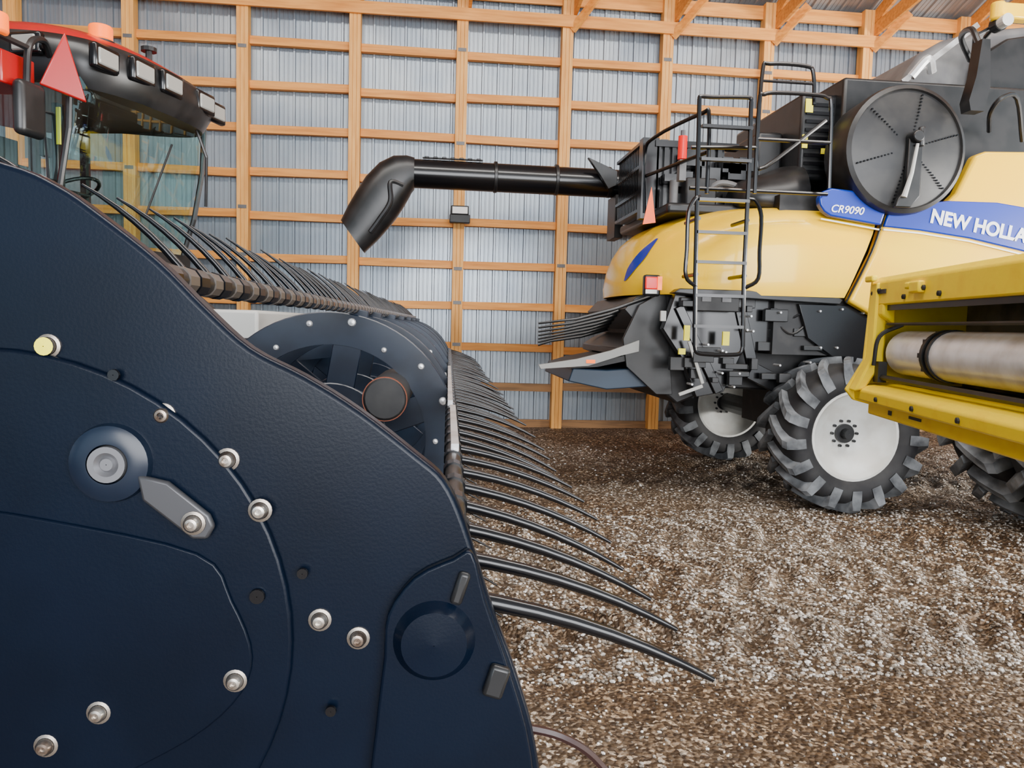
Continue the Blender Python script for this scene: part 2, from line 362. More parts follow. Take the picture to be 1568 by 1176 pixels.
b.beam((3.1,6.6,1.8),(3.8,6.6,1.3),0.05,0.08); b.beam((3.0,6.6,1.5),(4.2,6.6,1.55),0.06,0.14)
b.beam((3.35,6.8,0.72),(3.75,6.8,1.4),0.1,0.25)
b.prism([(3.2,1.8),(3.3,1.5),(3.6,1.3),(4.2,1.3),(4.2,1.8)],1,6.5,6.6)
b.done("side_brackets",BLKG,nh,bevel=0.006)
random.seed(11)
b=MB();b2=MB();b3=MB()
for k in range(30):
    x=random.uniform(2.15,4.3); z=random.uniform(1.1,1.8); y=random.uniform(6.5,6.62)
    b.obox((x,y,z),(random.uniform(0.05,0.22),0.06,random.uniform(0.03,0.12)))
for k in range(10):
    x=random.uniform(2.2,3.9); z=random.uniform(1.2,1.8)
    b2.tube(smoothpath([(x,6.58,z),(x+0.15,6.53,z+random.uniform(-.2,.1)),(x+0.35,6.55,z+random.uniform(-.3,.0)),(x+0.5,6.6,z+random.uniform(-.3,.1))],5),0.012,6)
for k in range(22):
    x=random.uniform(2.1,4.2); z=random.uniform(1.05,1.8); b3.cyl((x,6.6,z),(x,6.47,z),0.010,6)
b.done("small_fittings",BLK,nh,bevel=0.005); b2.done("hydraulic_hoses",BLK,nh,smooth=True); b3.done("bolts",BARE,nh)
b=MB(); b.obox((2.18,6.45,1.52),(0.05,0.02,0.13)); b.obox((2.53,6.45,1.48),(0.06,0.02,0.12)); b.obox((2.14,6.44,1.36),(0.06,0.02,0.05)); b.done("warning_stickers",STICK,nh)
b=MB(); b.obox((1.98,6.5,1.66),(0.05,0.03,0.09)); b.beam((2.22,6.5,1.45),(2.36,6.5,1.08),0.02,0.03); b.beam((2.36,6.5,1.06),(2.15,6.5,0.98),0.02,0.03); b.done("light_marks",LGREY,nh,bevel=0.005)
b=MB(); b.obox((2.45,6.5,1.80),(0.40,0.05,0.18)); b.done("control_box",DUST,nh,bevel=0.01)
b=MB(); b.obox((2.35,6.47,1.82),(0.08,0.01,0.05)); b.obox((2.53,6.47,1.82),(0.08,0.01,0.05)); b.done("control_box_labels",GREY,nh)
MB().obox((1.93,6.72,1.93),(0.15,0.08,0.19)).done("tail_lamp_housing",BLK,nh,bevel=0.02)
MB().obox((1.915,6.675,1.95),(0.11,0.02,0.11)).done("tail_lamp_red",REDL,nh,bevel=0.01)
MB().obox((1.99,6.675,1.95),(0.04,0.02,0.12)).done("tail_lamp_amber",ORL,nh)
MB().obox((1.915,6.675,1.875),(0.10,0.02,0.035)).done("tail_lamp_clear",LENSW,nh)
# straw spreader
b=MB()
for k in range(7):
    y=6.9+k*0.26; q=k/6; xt=0.138*y
    zt=1.55-0.24*q+0.02
    b.tube([(1.98,y,1.84-0.30*q),(1.65,y,1.72-0.28*q),(1.3,y,zt+0.05),(xt,y,zt)],[0.020,0.018,0.015,0.011],6)
b.prism([(2.05,1.88),(1.85,1.84),(1.74,1.72),(1.9,1.55),(2.05,1.5)],1,6.9,8.6)
b.prism([(2.05,1.55),(1.80,1.43),(1.70,1.36),(1.70,1.30),(2.0,1.2)],1,6.88,8.6)
b.prism([(2.1,1.9),(1.86,1.76),(1.72,1.45),(1.76,1.2),(2.05,0.95),(2.2,0.95)],1,6.84,6.88)
b.done("straw_deflector",BLK,nh,bevel=0.004,seg=1)
b=MB(); b.prism([(1.86,1.44),(1.6,1.34),(1.3,1.26),(0.95,1.20),(0.97,1.165),(1.4,1.20),(1.7,1.30),(1.86,1.34)],1,6.80,6.84); b.done("grey_deflector_blade",mat("dull_grey_steel",(0.26,0.26,0.25),0.5),nh)
b=MB(); b.prism([(1.25,1.17),(1.5,1.19),(1.9,1.28),(1.9,1.33),(1.4,1.22)],1,6.86,8.2); b.done("deflector_floor",DUST,nh)
b=MB(); b.prism([(1.28,1.17),(1.24,1.05),(1.6,0.98),(2.05,1.02),(2.05,1.2),(1.6,1.16)],1,6.9,8.4); b.done("spreader_tray",mat("blue_grey_steel",(0.02,0.04,0.07),0.45),nh,bevel=0.01)
MB().box((1.38,1.46),(6.79,6.8),(1.225,1.255)).done("amber_reflector",ORL,nh)
b=MB(); b.cyl((3.6,6.6,0.68),(3.6,9.0,0.68),0.11,16); b.box((3.4,3.8),(7.4,8.1),(0.6,1.3)); b.done("rear_axle",DUST,nh)
wheel(nh,"rear_wheel_near",(3.64,6.47,0.67),0.68,0.58,0.385,17,-1,0.16,0.085)
wheel(nh,"rear_wheel_far",(3.55,9.05,0.67),0.68,0.54,0.385,17,-1,0.16,0.085)
wheel(nh,"front_wheel_inner",(5.22,5.82,1.0),1.0,0.56,0.52,20,-1,0.2,0.13)
wheel(nh,"front_wheel_outer",(5.22,5.17,1.0),1.0,0.56,0.52,20,-1,0.2,0.13)
wheel(nh,"front_wheel_far",(5.27,9.6,1.0),1.0,0.56,0.52,20,-1,0.2,0.13)
b=MB(); b.cyl((5.22,5.3,1.0),(5.22,9.6,1.0),0.14,16); b.done("front_axle",DUST,nh)
dc=(3.97,6.28,3.12)
MB().lathe(dc,[(0.40,0.52),(0.05,0.545),(0.0,0.535),(-0.02,0.50),(0.0,0.49),(-0.03,0.30),(-0.045,0.08),(-0.05,0.001)],1,64).done("rotary_screen",mat("screen_mesh",(0.009,0.009,0.010),0.4,c2=(0.022,0.021,0.020),nscale=5),nh,smooth=True,ang=30)
b=MB()
for k in range(6):
    t=math.pi*2*k/6+0.3
    for r in [0.16+0.03*j for j in range(11)]:
        b.obox((dc[0]+math.cos(t)*r,dc[1]-0.035+max(0,(r-.3))*0.1,dc[2]+math.sin(t)*r),(0.012,0.02,0.012))
b.done("screen_rivets",BLKG,nh)
b=MB(); b.tube([(3.985,6.15,3.14),(3.95,6.15,2.9),(3.90,6.16,2.70)],[0.013,0.016,0.024],8); b.done("suction_arm",LGREY,nh,smooth=True)
b=MB(); b.prism([(3.93,3.2),(4.05,3.2),(4.06,2.72),(3.98,2.62),(3.84,2.62),(3.87,2.7),(3.93,2.78)],1,6.18,6.23); b.cyl((3.98,6.25,3.2),(3.98,6.12,3.2),0.05,16);b.cyl((4.02,6.16,3.28),(4.02,6.16,3.12),0.03,8); b.done("arm_guard",BLK,nh,bevel=0.01)
b=MB()
b.box((3.62,6.8),(6.72,8.9),(2.7,3.84)); b.box((3.30,3.66),(6.85,8.4),(2.95,3.72))
b.box((3.05,3.3),(7.2,8.4),(2.7,3.45)); b.box((2.1,3.6),(6.9,8.7),(2.6,2.70))
b.done("upper_body",BLK,nh,bevel=0.03)
b=MB()
for k in range(9): b.box((3.34,3.60),(6.83,6.86),(3.0+k*0.075,3.03+k*0.075))
b.done("vent_slats",BLKG,nh)
b=MB()
b.prism([(4.32,3.82),(4.40,4.02),(4.52,4.20),(4.75,4.34),(5.1,4.45),(5.6,4.52),(6.8,4.52),(6.8,3.82)],1,7.0,8.8); b.done("grain_tank_cover",GREY,nh,bevel=0.08,seg=4)
b=MB(); b.prism([(4.95,3.8),(5.0,4.15),(5.3,4.34),(5.7,4.42),(6.6,4.42),(6.6,3.8)],1,6.9,6.99); b.done("tank_side",BLK,nh,bevel=0.02)
b=MB(); b.beam((4.28,6.9,3.88),(4.95,6.85,4.42),0.03,0.05); b.tube(smoothpath([(4.3,6.8,3.9),(4.42,6.75,4.05),(4.5,6.8,3.95)],5),0.04,8); b.done("tank_edge_tube",BARE,nh,smooth=True)
b=MB(); b.loft([[(x,7.0+ry*math.cos(t),2.72+0.02+rz*max(-0.4,math.sin(t))) for t in [2*math.pi*k/20 for k in range(20)]] for x,ry,rz in ((2.72,0.12,0.1),(2.78,0.3,0.18),(2.95,0.34,0.24),(3.2,0.36,0.34),(3.34,0.34,0.36),(3.4,0.2,0.25))]); b.done("tank_cover",BLK,nh,smooth=True,ang=60)
b=MB(); b.box((2.1,2.75),(7.35,8.5),(2.7,3.25)); b.box((2.75,3.3),(7.5,8.6),(2.65,3.1));b.box((2.3,2.6),(7.0,7.3),(2.65,2.95)); b.done("engine_block",DUST,nh,bevel=0.02)
b=MB()
for k in range(16): b.box((1.99,2.09),(7.4+k*0.062,7.43+k*0.062),(2.70,3.34))
for z in (2.68,2.86,3.1,3.32): b.box((1.97,2.12),(7.38,8.4),(z,z+0.03))
b.box((2.06,2.12),(7.4,8.4),(2.7,3.33))
for k in range(9): b.box((2.10+k*0.075,2.14+k*0.075),(7.30,7.36),(2.70,3.32))
b.box((2.1,2.78),(7.34,7.38),(2.7,3.3))
b.box((2.08,2.9),(7.28,7.37),(3.28,3.34)); b.box((1.96,2.12),(7.3,7.42),(2.6,3.36))
for k in range(18): b.obox((random.uniform(2.2,3.2),7.2,random.uniform(2.75,3.2)),(random.uniform(.05,.2),.15,random.uniform(.05,.15)))
b.done("radiator_grille",BLKG,nh)
b=MB(); b.cyl((2.2,7.05,2.62),(2.2,7.05,2.92),0.04,16); b.tube(smoothpath([(2.45,7.1,2.7),(2.6,7.0,2.9),(2.85,7.0,2.85),(2.95,7.1,2.7)]),0.03,10); b.done("exhaust_pipe",GREY,nh,smooth=True)
fe=MB(); fe.cyl((2.17,6.75,3.05),(2.17,6.75,3.25),0.04,16); fe.done("extinguisher_bottle",REDL,nh,smooth=True)
b=MB(); b.cyl((2.17,6.75,3.25),(2.17,6.75,3.3),0.022,8); b.beam((2.17,6.8,2.6),(2.17,6.8,3.3),0.03,0.03); b.obox((2.17,6.75,2.95),(0.06,0.08,0.18)); b.done("extinguisher_bracket",GREY,nh)
b=MB(); b.prism([(1.90,2.50),(2.02,2.52),(1.97,2.84)],1,6.98,6.99); b.done("slow_vehicle_triangle",ORG,nh)
# rails and ladder
b=MB(); r=0.017; ly=6.12
def P(*pts): return smoothpath([(p[0],p[1],p[2]) for p in pts],4)
def rail(pts,rr=r): b.tube(pts,rr,8)
for x0,x1 in((2.09,2.14),(2.52,2.55)):
    rail([(x0,ly,3.39),(x0+0.01,ly,2.9),(x1-0.02,ly,2.0),(x1,ly,1.42)],0.019)
rail(P((2.14,ly,1.42),(2.16,ly,1.365),(2.25,ly,1.35),(2.45,ly,1.35),(2.53,ly,1.365),(2.55,ly,1.42)))
rail(P((2.09,ly,3.39),(2.1,ly,3.41),(2.2,ly,3.41),(2.4,ly,3.42),(2.51,ly,3.42),(2.52,ly,3.39)))
for z in (1.58,1.83,2.10,2.34,2.60,2.92,3.18): b.beam((2.12,ly,z),(2.54,ly,z),0.05,0.025)
for xs,xe in((2.03,2.13),(2.64,2.54)):
    rail(P((xe,ly,2.62),(xs*0.5+xe*0.5,ly-0.02,2.6),(xs,ly-0.03,2.48),(xs,ly-0.03,2.2),(xs,ly-0.03,1.98),(xe,ly,1.9)))
for z in(2.0,2.45): rail([(2.13,ly,z),(2.13,6.45,z)]); rail([(2.54,ly,z),(2.54,6.45,z)])
rail(P((2.0,7.3,2.65),(1.98,7.3,3.2),(2.02,7.1,3.32),(2.2,6.4,3.35),(2.24,6.3,3.3),(2.25,6.3,2.68)))
rail([(2.0,7.3,3.0),(2.24,6.32,3.02)])
rail(P((2.62,6.2,2.68),(2.62,6.2,3.4),(2.66,6.2,3.48),(2.8,6.2,3.5),(3.1,6.2,3.5),(3.2,6.2,3.48),(3.24,6.2,3.4),(3.26,6.2,2.75)))
rail([(2.62,6.2,3.12),(3.25,6.2,3.12)]); rail(P((2.62,6.2,2.95),(2.7,6.2,2.9),(3.2,6.2,3.3)))
rail(P((2.62,6.2,3.1),(2.68,6.3,3.7),(2.74,6.3,3.76),(3.05,6.3,3.76),(3.12,6.3,3.7),(3.14,6.3,3.45)))
rail([(2.1,6.3,2.72),(3.3,6.3,2.72)]); rail([(2.1,6.3,3.05),(2.62,6.2,3.05)])
rail([(2.66,6.3,3.62),(3.13,6.3,3.62)],0.012)
rail([(2.3,7.9,2.7),(2.3,7.9,3.4),(3.1,7.9,3.45)])
b.done("ladder_and_rails",BLKG,nh,smooth=True)
b=MB(); b.obox((3.36,6.83,3.6),(0.07,0.01,0.12));b.obox((3.33,6.82,3.28),(0.05,0.01,0.12));b.obox((3.52,6.82,3.2),(0.06,0.01,0.05)); b.done("deck_stickers",STICK,nh)
b=MB()
b.prism([(4.46,4.0),(4.53,4.0),(4.56,3.62),(4.52,3.42),(4.40,3.42),(4.38,3.5),(4.43,3.7)],1,6.1,6.22); b.tube(P((4.5,6.2,4.0),(4.5,6.3,4.15),(4.62,6.6,4.2),(4.9,6.85,4.1)),0.025,8)
b.tube(P((4.95,6.6,3.4),(4.8,6.4,3.5),(4.82,6.3,3.6),(5.0,6.35,3.62),(5.2,6.5,3.3)),0.02,8)
b.tube([(4.9,6.8,3.85),(4.82,6.7,4.25),(5.1,6.7,4.42)],0.02,8)
b.done("mirror_and_brackets",BLK,nh,smooth=True)
b=MB(); b.cyl((4.95,6.6,4.36),(4.95,6.6,4.52),0.06,16); b.obox((5.12,6.65,4.46),(0.34,0.12,0.14)); b.done("roof_lamp_bracket",YEL,nh,bevel=0.02)
b=MB(); b.cyl((4.98,6.5,4.34),(4.98,6.58,4.34),0.055,16); b.done("work_lamp",LENSW,nh)
b=MB(); b.cyl((4.98,6.58,4.34),(4.98,6.66,4.34),0.065,16); b.tube([(4.98,6.66,4.34),(5.0,6.8,4.3),(5.05,6.92,4.2)],0.02,6); b.done("work_lamp_shell",BLK,nh)
# unloading auger
AY=9.15
b=MB(); b.cyl((-0.3,AY,3.27),(3.3,AY,3.25),0.165,28)
b.done("unloading_auger_tube",BLKG,nh,smooth=True)
b=MB()
for x in (-0.28,0.7,1.42,2.05): b.cyl((x-0.02,AY,3.27),(x+0.02,AY,3.27),0.18,28)
b.obox((0.2,AY-0.02,3.45),(0.7,0.05,0.015))
for k in range(7): b.obox((-0.1+k*0.1,AY-0.02,3.455),(0.05,0.07,0.02))
b.prism([(1.75,3.50),(2.1,3.36),(2.1,3.2),(2.0,3.15),(1.9,3.3)],1,AY-0.25,AY-0.18)
b.box((2.1,2.2),(AY-0.2,AY+0.2),(2.6,3.1))
b.done("auger_bands",BLK,nh,bevel=0.005,seg=1)
AB=[((-0.24,3.445),(-0.24,3.09),0.175),((-0.33,3.465),(-0.27,3.05),0.19),((-0.48,3.455),(-0.31,2.97),0.21),((-0.64,3.37),(-0.365,2.87),0.225),((-0.79,3.21),(-0.44,2.75),0.225),((-0.90,3.03),(-0.53,2.63),0.22),((-0.99,2.87),(-0.66,2.48),0.21),((-1.06,2.72),(-0.79,2.35),0.20),((-1.07,2.70),(-0.80,2.335),0.20),((-1.03,2.72),(-0.79,2.40),0.17),((-0.88,2.90),(-0.68,2.63),0.17)]
rg=[]
for A,B,hw in AB:
    cx,cz=(A[0]+B[0])/2,(A[1]+B[1])/2; hx,hz=(A[0]-B[0])/2,(A[1]-B[1])/2
    rg.append([(cx+hx*math.copysign(abs(math.cos(t))**0.75,math.cos(t)),AY+hw*math.copysign(abs(math.sin(t))**0.75,math.sin(t)),cz+hz*math.copysign(abs(math.cos(t))**0.75,math.cos(t))) for t in [2*math.pi*k/32 for k in range(32)]])
MB().loft(rg).done("auger_spout",BLK,nh,smooth=True,ang=60)
b=MB(); b.tube(smoothpath([(-0.36,AY-0.185,3.10),(-0.50,AY-0.215,3.12),(-0.50,AY-0.225,2.90),(-0.62,AY-0.215,2.70),(-0.72,AY-0.20,2.56)]),0.03,8); b.done("spout_rib",BLK,nh,smooth=True)

# ------------------------------------------------------------------ yellow header (right foreground)
yh=empty("yellow_pickup_header",(2.16,3.62,0),math.radians(-90-11.8))
b=MB(); Lh=3.4
b.prism([(0.0,1.69),(0.0,1.80),(0.03,1.83),(0.16,1.83),(0.16,1.69)],0,0.0,Lh)
b.prism([(-0.055,1.225),(-0.06,1.275),(-0.03,1.30),(0.1,1.315),(0.2,1.30),(0.2,1.22)],0,-0.04,Lh)
b.prism([(-0.01,1.16),(-0.01,1.225),(0.2,1.225),(0.2,1.16)],0,0.06,Lh)
b.done("frame_beams",YEL2,yh,bevel=0.008)
for nm,u0,u1 in (("end_plate_far",-0.03,0.0),("end_plate_near",Lh-0.03,Lh)):
    MB().prism([(0.0,1.83),(0.75,1.83),(0.8,1.2),(0.1,1.18),(-0.06,1.22),(-0.10,1.27),(-0.02,1.42)],0,u0,u1).done(nm,YEL2,yh,bevel=0.006)
b=MB(); b.prism([(-0.01,1.80),(0.045,1.80),(0.045,1.42),(-0.04,1.28),(-0.09,1.27),(-0.015,1.44)],0,0.0,0.09)
b.prism([(0.0,1.70),(0.06,1.70),(0.06,1.60),(0.0,1.64)],0,0.09,0.15)
b.done("end_frame",YEL2,yh,bevel=0.01)
MB().prism([(0.02,1.69),(0.03,1.69),(0.03,1.665),(0.02,1.665)],0,0.12,Lh).done("seal_strip",BLK,yh)
b=MB(); b.box((0,Lh),(0.45,0.47),(1.2,1.83)); b.box((0,Lh),(0.1,0.47),(1.81,1.825)); b.done("back_sheet",mat("dirty_inner_steel",(0.12,0.11,0.09),0.6,c2=(0.26,0.23,0.17),nscale=6),yh)
b=MB(); b.box((0,Lh),(0.05,0.47),(1.29,1.305)); b.done("floor_sheet",DUST,yh)
b=MB(); b.cyl((0.15,0.13,1.465),(0.54,0.13,1.465),0.105,32); b.cyl((0.62,0.13,1.465),(1.5,0.13,1.465),0.105,32); b.cyl((1.56,0.13,1.465),(Lh-0.1,0.13,1.465),0.105,32); b.done("roller",mat("roller_steel",(0.85,0.86,0.87),0.3,metal=0.35,c2=(0.55,0.53,0.50),nscale=7,nlo=0.45,nhi=0.75),yh,smooth=True)
b=MB(); b.cyl((0.54,0.13,1.465),(0.565,0.13,1.465),0.112,32); b.cyl((0.60,0.13,1.465),(0.62,0.13,1.465),0.112,32); b.cyl((0.5,0.13,1.465),(0.65,0.13,1.465),0.09,32); b.cyl((1.51,0.13,1.465),(1.55,0.13,1.465),0.112,32); b.cyl((0.10,0.13,1.465),(0.15,0.13,1.465),0.088,24)
b.tube(smoothpath([(0.13,-0.02,1.40),(0.13,0.0,1.54),(0.14,0.10,1.60)]),0.01,6); b.tube([(0.14,0.03,1.60),(Lh,0.03,1.60)],0.008,6)
b.obox((0.11,0.02,1.37),(0.06,0.04,0.10)); b.tube([(0.08,0.02,1.345),(Lh,0.02,1.335)],0.014,6)
for k in range(10): t=k*math.pi/5; b.obox((0.535,0.13+math.cos(t)*0.1,1.465+math.sin(t)*0.1),(0.03,0.02,0.02))
b.done("roller_flanges",DUST,yh,smooth=True)
b=MB(); b.obox((0.55,-0.012,1.755),(0.10,0.03,0.05)); b.obox((0.47,-0.012,1.765),(0.05,0.025,0.03)); b.obox((0.03,-0.02,1.82),(0.10,0.03,0.03)); b.done("latch",YEL2,yh,bevel=0.008)
b=MB()
for u,z in((0.02,1.75),(0.10,1.76),(0.40,1.72),(0.75,1.72),(0.7,1.25),(0.3,1.25),(1.1,1.25),(0.6,1.75)): b.lathe((u,-0.005 if z>1.5 else -0.06,z),[(0.006,0.012),(-0.006,0.011),(-0.01,0.001)],1,10)
b.obox((0.13,-0.003,1.755),(0.10,0.008,0.02)); b.obox((0.62,-0.01,1.20),(0.12,0.008,0.012)); b.obox((0.35,-0.012,1.195),(0.03,0.008,0.02))
b.done("header_bolts",DUST,yh)
b=MB()
for u in (2.3,3.2):
    b.box((u,u+0.08),(0.2,0.28),(0,1.2)); b.box((u,u+0.08),(0.62,0.70),(0,1.25)); b.box((u-0.1,u+0.18),(0.1,0.8),(0,0.03))
b.box((2.3,3.28),(0.22,0.26),(0.4,0.46)); b.done("storage_stand",YEL2,yh)

# ------------------------------------------------------------------ black header with reel (left foreground)
hd=empty("black_draper_header",(0,0,0),math.radians(-1.15))
SY=0.80
out=[(-0.75,1.68),(-0.55,1.715),(-0.435,1.695),(-0.385,1.675),(-0.345,1.648),(-0.29,1.605),(-0.245,1.560),(-0.20,1.520),(-0.145,1.492),(-0.09,1.458),(-0.03,1.412),(0.0,1.385),(0.022,1.340),(0.052,1.25),(0.082,1.17),(0.105,1.09),(0.115,0.98),(0.10,0.75),(-0.05,0.55),(-0.75,0.5),(-1.02,0.9),(-1.05,1.3),(-0.95,1.55)]
def dense(pts,n=4):
    q=smoothpath([(p[0],0,p[1]) for p in pts]+[(pts[0][0],0,pts[0][1])],n)[:-1]; return [(v.x,v.z) for v in q]
MB().prism(dense(out),1,SY,SY+0.03).done("end_shield",NAVY,hd,bevel=0.006,seg=3)
def circ(cx,cz,r,n=64): return [(cx+math.cos(2*math.pi*k/n)*r,cz+math.sin(2*math.pi*k/n)*r) for k in range(n)]
MB().prism(circ(-0.455,1.215,0.30),1,SY-0.008,SY).done("cam_disc",NAVY,hd,bevel=0.005,seg=3)
MB().prism(dense([(-0.50,1.36),(-0.40,1.345),(-0.25,1.31),(-0.215,1.26),(-0.195,1.20),(-0.215,1.15),(-0.28,1.10),(-0.4,1.05),(-0.55,1.04),(-0.62,1.2)],4),1,SY-0.012,SY-0.008).done("cam_disc_inner",NAVY,hd,bevel=0.003,seg=2)
cv=[(-0.06,1.20),(-0.057,1.245),(-0.03,1.285),(0.01,1.305),(0.03,1.312),(0.045,1.26),(0.075,1.175),(0.098,1.09),(0.105,0.98),(0.09,0.78),(-0.06,0.7),(-0.075,1.0),(-0.068,1.12)]
MB().prism(dense(cv,3),1,SY-0.014,SY).done("corner_cover",NAVY,hd,bevel=0.006,seg=3)
b=MB(); b.lathe((-0.008,SY-0.014,1.218),[(0,0.043),(-0.006,0.038),(-0.012,0.034),(-0.014,0.0005)],1,40); b.done("round_boss",NAVY,hd,smooth=True,ang=25)
b=MB(); b.obox((0.018,SY-0.016,1.275),(0.013,0.01,0.036),Matrix.Rotation(0.3,4,'Y').to_euler()); b.obox((0.058,SY-0.018,1.175),(0.022,0.012,0.035),Matrix.Rotation(0.3,4,'Y').to_euler()); b.done("cover_slots",BLK,hd,bevel=0.004)
b=MB(); b.lathe((-0.333,SY-0.008,1.402),[(0,0.040),(-0.008,0.038),(-0.012,0.030),(-0.012,0.020)],1,40); b.done("hub_ring",NAVY2,hd,smooth=True,ang=30)
b=MB(); b.lathe((-0.333,SY-0.02,1.402),[(0.01,0.019),(-0.002,0.018),(-0.002,0.012),(0.002,0.008),(-0.001,0.006),(-0.001,0.0005)],1,30); b.done("hub_bearing",mat("dull_bearing",(0.18,0.18,0.19),0.4,metal=0.6),hd,smooth=True,ang=30)
b=MB(); b.prism([(-0.305,1.392),(-0.275,1.385),(-0.235,1.352),(-0.230,1.340),(-0.237,1.327),(-0.252,1.327),(-0.300,1.366)],1,SY-0.02,SY-0.012); b.done("link_arm",mat("grey_link_arm",(0.07,0.07,0.075),0.35,metal=0.5),hd,bevel=0.003)
bw=MB(); bh=MB()
for i,(x,z) in enumerate([(-0.285,1.450),(-0.395,1.517),(-0.222,1.405),(-0.187,1.355),(-0.128,1.236),(-0.088,1.216),(-0.212,1.176),(-0.348,1.144),(-0.250,1.344),(-0.335,1.07),(-0.40,1.11)]):
    yb=SY-0.02 if i==8 else (SY if x>-0.13 or z>1.39 else SY-0.010)
    bw.lathe((x,yb,z),[(0,0.0120),(-0.002,0.0120),(-0.003,0.009)],1,20)
    bh.lathe((x,yb-0.003,z),[(0,0.0085),(-0.004,0.0083),(-0.007,0.006),(-0.0075,0.0035),(-0.005,0.0030),(-0.005,0.0003)],1,18)
bw.done("bolt_washers",mat("dull_washer",(0.30,0.26,0.22),0.35,metal=0.8),hd,smooth=True,ang=30); bh.done("bolt_heads",STEEL,hd,smooth=True,ang=40)
b=MB()
for (x,z) in ((-0.145,1.288),(-0.33,1.49),(-0.115,1.14)): b.lathe((x,SY-0.009,z),[(0.002,0.006),(-0.001,0.0055),(-0.001,0.0005)],1,14)
b.lathe((-0.19,SY-0.012,1.265),[(0.002,0.008),(-0.001,0.0075),(-0.001,0.0005)],1,14)
b.done("small_holes",BLKG,hd)
b=MB(); b.lathe((-0.395,SY-0.0105,1.517),[(0,0.009),(-0.0005,0.0005)],1,16); b.done("paint_dot",STICK,hd)
b=MB(); b.tube(smoothpath([(0.08,0.85,1.09),(0.14,0.85,1.075),(0.19,0.87,1.03),(0.23,0.9,0.95),(0.2,1.0,0.8)]),0.005,6); b.done("hose",mat("brown_hose",(0.03,0.012,0.012),0.4),hd,smooth=True)
# reel
RC=(-0.485,1.05); RR=0.56; YE=9.0
tb=MB(); bb=MB(); cl=MB(); cb=MB()
fing={20:(-11,0.325,1.15),80:(128,0.21,0.72),140:(165,0.24,0.8),200:(245,0.24,0.8),260:(300,0.26,0.9),320:(345,0.28,1.0)}
for th,(fa,LL,tk) in fing.items():
    bx=RC[0]+RR*math.cos(math.radians(th)); bz=RC[1]+RR*math.sin(math.radians(th))
    if th==20: bx-=0.024
    bb.cyl((bx,SY+0.04,bz),(bx,YE,bz),0.018,12)
    y=SY+0.05
    while y<YE:
        a=fa+random.uniform(-2,2); L=LL*random.uniform(0.98,1.02); pts=[]; x,z=bx,bz
        for k in range(8):
            pts.append((x,y,z)); aa=math.radians(a); x+=math.cos(aa)*L/7; z+=math.sin(aa)*L/7; a-=2.9 if th in(20,320,260) else -3.5
        tb.tube(pts,[q*tk for q in (0.010,0.0088,0.0082,0.0078,0.0072,0.0062,0.005,0.003)],6)
        cl.cyl((bx,y-0.02,bz),(bx,y+0.02,bz),0.022,10)
        if th==80: cb.cyl((bx,y+0.055,bz),(bx,y+0.095,bz),0.0205,10)
        y+=0.15 if th!=80 else 0.12
tb.done("reel_tines",TINE,hd,smooth=True,ang=80); bb.done("reel_bats",mat("bat_tube",(0.03,0.027,0.025),0.35,metal=0.5),hd,smooth=True); cl.done("tine_clips",TINE,hd,smooth=True); cb.done("bat_bands",mat("brown_grey_band",(0.10,0.083,0.07),0.4),hd,smooth=True)
b=MB(); b.cyl((RC[0],SY+0.04,RC[1]),(RC[0],YE,RC[1]),0.10,24); b.done("reel_centre_tube",NAVY2,hd,smooth=True)
b=MB(); bs=MB()
for y in (3.25,3.9,4.9,5.9,7.0,8.0,YE):
    n=72; ro,ri=0.535,0.40
    ring=[[(RC[0]+math.cos(2*math.pi*k/n)*q,y+dy,RC[1]+math.sin(2*math.pi*k/n)*q) for k in range(n)] for q,dy in((ri,-0.012),(ro,-0.012),(ro,0.012),(ri,0.012),(ri,-0.012))]
    b.loft(ring,True,False)
    n=48; ro,ri=0.24,0.10
    ring=[[(RC[0]+math.cos(2*math.pi*k/n)*q,y+dy,RC[1]+math.sin(2*math.pi*k/n)*q) for k in range(n)] for q,dy in((ri,-0.012),(ro,-0.012),(ro,0.012),(ri,0.012),(ri,-0.012))]
    b.loft(ring,True,False)
    for k in range(6):
        t=math.radians(20+60*k); c_,s_=math.cos(t),math.sin(t)
        ee=0.53 if k==0 else 0.56
        b.beam((RC[0]+c_*0.2,y,RC[1]+s_*0.2),(RC[0]+c_*ee,y,RC[1]+s_*ee),0.12,0.014,up=(0,1,0))
        bs.lathe((RC[0]+c_*0.50,y-0.012,RC[1]+s_*0.50),[(0,0.018),(-0.01,0.014),(-0.012,0.001)],1,12)
        t2=t+0.35; bs.lathe((RC[0]+math.cos(t2)*0.49,y-0.012,RC[1]+math.sin(t2)*0.49),[(0,0.014),(-0.01,0.01),(-0.012,0.001)],1,12)
        t2=t-0.35; bs.lathe((RC[0]+math.cos(t2)*0.44,y-0.012,RC[1]+math.sin(t2)*0.44),[(0,0.012),(-0.01,0.009),(-0.012,0.001)],1,12)
    b.cyl((RC[0],y-0.04,RC[1]),(RC[0],y+0.04,RC[1]),0.16,32)
b.done("reel_discs",NAVY2,hd,bevel=0.004,seg=1); bs.done("reel_bolts",BARE,hd)
DX,DZ=-0.235,1.255
b=MB(); b.cyl((DX,2.95,DZ),(DX,3.5,DZ),0.085,24); b.done("drive_cylinder",DUST,hd,smooth=True,bevel=0.01)
b=MB(); b.lathe((DX,2.945,DZ),[(0,0.086),(-0.004,0.085),(-0.004,0.082)],1,32);b.done("drive_cylinder_ring",mat("dull_orange_ring",(0.20,0.045,0.015),0.5),hd)
b=MB(); b.box((0.012,0.03),(1.75,2.6),(1.245,1.275)); b.box((0.004,0.022),(2.75,5.0),(1.235,1.275)); b.done("bare_bat_strip",BARE,hd)
b=MB()
